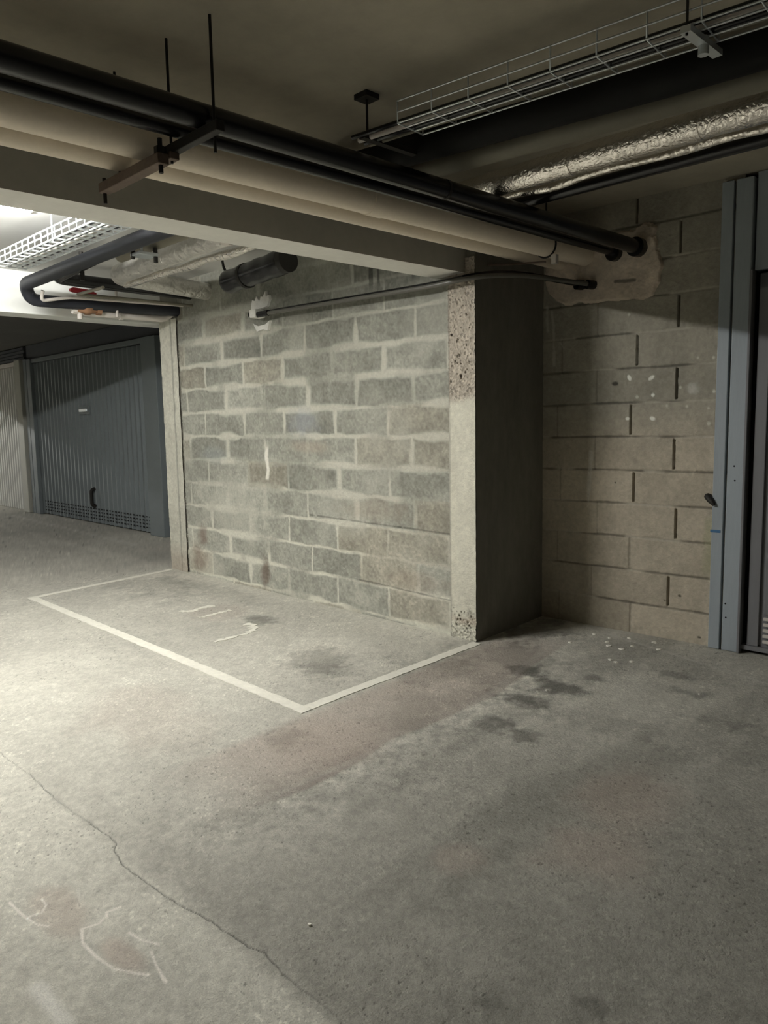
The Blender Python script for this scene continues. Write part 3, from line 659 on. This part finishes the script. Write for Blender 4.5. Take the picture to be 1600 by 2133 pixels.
lv = MB().tube([(-3.42, -.95, 2.462), (-3.42, -.92, 2.466), (-3.42, -.80, 2.462), (-3.42, -.73, 2.452)], [.012, .022, .020, .010], 10).build('lever', M_red, t); lv['label'] = 'red lever'
run('hanger_rod', [(-3.38, -.575, 2.27), (-3.38, -.575, ZC)], .012, M_lgrey, 'pale vertical rod beside the brass valve', 'rod', n=10)
run('hanger_rod', [(-2.75, -1.13, 2.42), (-2.75, -1.13, ZC)], .016, M_rod, 'short black vertical rod hanging between the pipes above the red lever', 'rod', n=10)
# black wrapped bundle in front of the wall
t = empty('black_duct', (-1.66, -.35, 2.41)); tag(t, 'short fat black wrapped duct under the beam, close to the block wall', 'duct')
n = 30; P = [(-2.05 + .76 * i / n, -.35 - .03 * i / n, 2.395 + .035 * i / n) for i in range(n + 1)]
MB().tube(P, [.082 + .003 * math.sin(i * .8) - (.02 if i in (0, n) else 0) for i in range(n + 1)], 18).build('duct_body', M_black, t)
MB().tube([(-1.32, -.38, 2.43), (-1.27, -.38, 2.432)], .080, 20).build('end_flange', M_rod, t)
MB().tube([(-1.80, -.36, 2.405), (-1.77, -.36, 2.407)], .088, 20).build('strap', M_rod, t)
MB().tube([(-2.03, -.35, 2.43), (-2.12, -.33, 2.52), (-2.15, -.33, ZC)], .010, 8).build('hanging_strap', M_rod, t)

# cable trays
def tray(a, b, w, h, m, label, pitch, rw, nside=2, nbot=3):
    a = Vector(a); b = Vector(b); d = (b - a); L_ = d.length; d.normalize(); s = Vector((-d.y, d.x, 0))
    if s.y < 0: s = -s
    t = empty('cable_tray', a); tag(t, label, 'cable tray')
    mb = MB()
    for k in range(nside + 0):
        z = h * (k + 1) / nside
        for q in (0, w): mb.tube([a + s * q + Vector((0, 0, z)), b + s * q + Vector((0, 0, z))], rw, 6)
    mb.build('side_wires', m, t)
    mb = MB()
    for k in range(nbot + 1):
        q = w * k / nbot; mb.tube([a + s * q, b + s * q], rw, 6)
    mb.build('bottom_wires', m, t)
    x = 0
    while x <= L_:
        p = a + d * x; MB().tube([p + Vector((0, 0, h)), p, p + s * w, p + s * w + Vector((0, 0, h))], rw, 6).build('cross_wire', m, t); x += pitch
    return t, a, b, d, s
t, ta, tb, td, ts = tray((.81, -1.465, 2.45), (5.8, -.95, 2.45), .155, .077, M_steel, 'bare wire cable tray under the ceiling at upper right', .155, .0032)
hr = MB(); pr = ta + td * 1.05
MB().box(pr.x - .015, pr.x + .015, pr.y - .02, pr.y + .20, 2.425, 2.443).build('cross_bar', M_steel, t)
MB().tube([(pr.x, pr.y - .01, 2.42), (pr.x, pr.y - .01, ZC)], .004, 8).build('threaded_rod', M_rod, t)
MB().tube([(pr.x + .0, pr.y + .10, 2.40), (pr.x, pr.y + .10, 2.45)], .016, 8).build('bolt', M_steel, t)
for k, (q, z, r, m, nm) in enumerate([(.030, .016, .009, M_black, 'black cable nearest the open side of the right cable tray'), (.070, .016, .011, M_lgrey, 'pale cable in the middle of the right cable tray'),
                                      (.105, .015, .010, M_black, 'black cable right of the pale one in the right cable tray'), (.135, .014, .007, M_greyp, 'thin grey cable along the far side of the right cable tray')]):
    o = MB().tube([ta + ts * q + Vector((0, 0, z)) - td * .25, tb + ts * q + Vector((0, 0, z))], r, 10).build('cable', m); tag(o, nm, 'cable')
M_steelb = mat('bright_wire', (.80, .84, .86), .45, metal=.3)
t, la, lb, ld, ls = tray((-2.72, -1.74, 2.45), (-.9, -1.72, 2.45), .21, .070, M_steelb, 'brightly lit wire mesh cable tray left of the grey beam', .10, .0055)
for k, (q, z, r, m, nm) in enumerate([(.04, .018, .011, M_black, 'black cable at the near side of the bright left tray'), (.10, .017, .010, M_black, 'black cable next to the nearer black one in the bright left tray'), (.15, .018, .011, M_lgrey, 'pale cable at the middle of the bright left tray'), (.18, .017, .010, M_dark, 'dark blue cable at the far side of the bright left tray')]):
    o = MB().tube([la + ls * q + Vector((0, 0, z)), lb + ls * q + Vector((0, 0, z))], r, 10).build('cable', m); tag(o, nm, 'cable')
MB().tube([(-1.75, -1.73, 2.44), (-1.75, -1.73, ZC)], .005, 8).build('hanger_rod', M_steelb, t)
# small rod cluster at the tray end
t = empty('tray_bracket', (.62, -1.30, ZC)); tag(t, 'small dark hanging bracket beyond the cut end of the right cable tray', 'bracket')
MB().tube([(.60, -1.42, 2.47), (.60, -1.42, ZC)], .005, 8).build('threaded_rod', M_rod, t)
MB().box(.565, .635, -1.455, -1.385, 2.605, ZC).build('ceiling_plate', M_rod, t)
MB().box(.585, .615, -1.45, -1.15, 2.455, 2.475).build('cross_bar', M_rod, t)

# ================================================================== LAMPS
def lamp(x, y0, y1, label, z=2.56, tm=None):
    t = empty('tube_light', (x, (y0 + y1) / 2, ZC)); tag(t, label, 'lamp')
    MB().box(x - .028, x + .028, y0, y1, z + .020, ZC).build('housing', M_house, t, bevel=.004)
    MB().tube([(x, y0 + .03, z), (x, y1 - .03, z)], .016, 16).build('tube', tm or M_tube, t)
    for y in (y0 + .015, y1 - .015): MB().box(x - .02, x + .02, y - .015, y + .015, z - .02, z + .02).build('end_cap', M_house, t)
lamp(-1.60, -3.60, -1.87, 'lit fluorescent tube light on the ceiling at the left edge')
lamp(-15.2, -3.8, -.9, 'distant lit tube light beyond the white far beam')
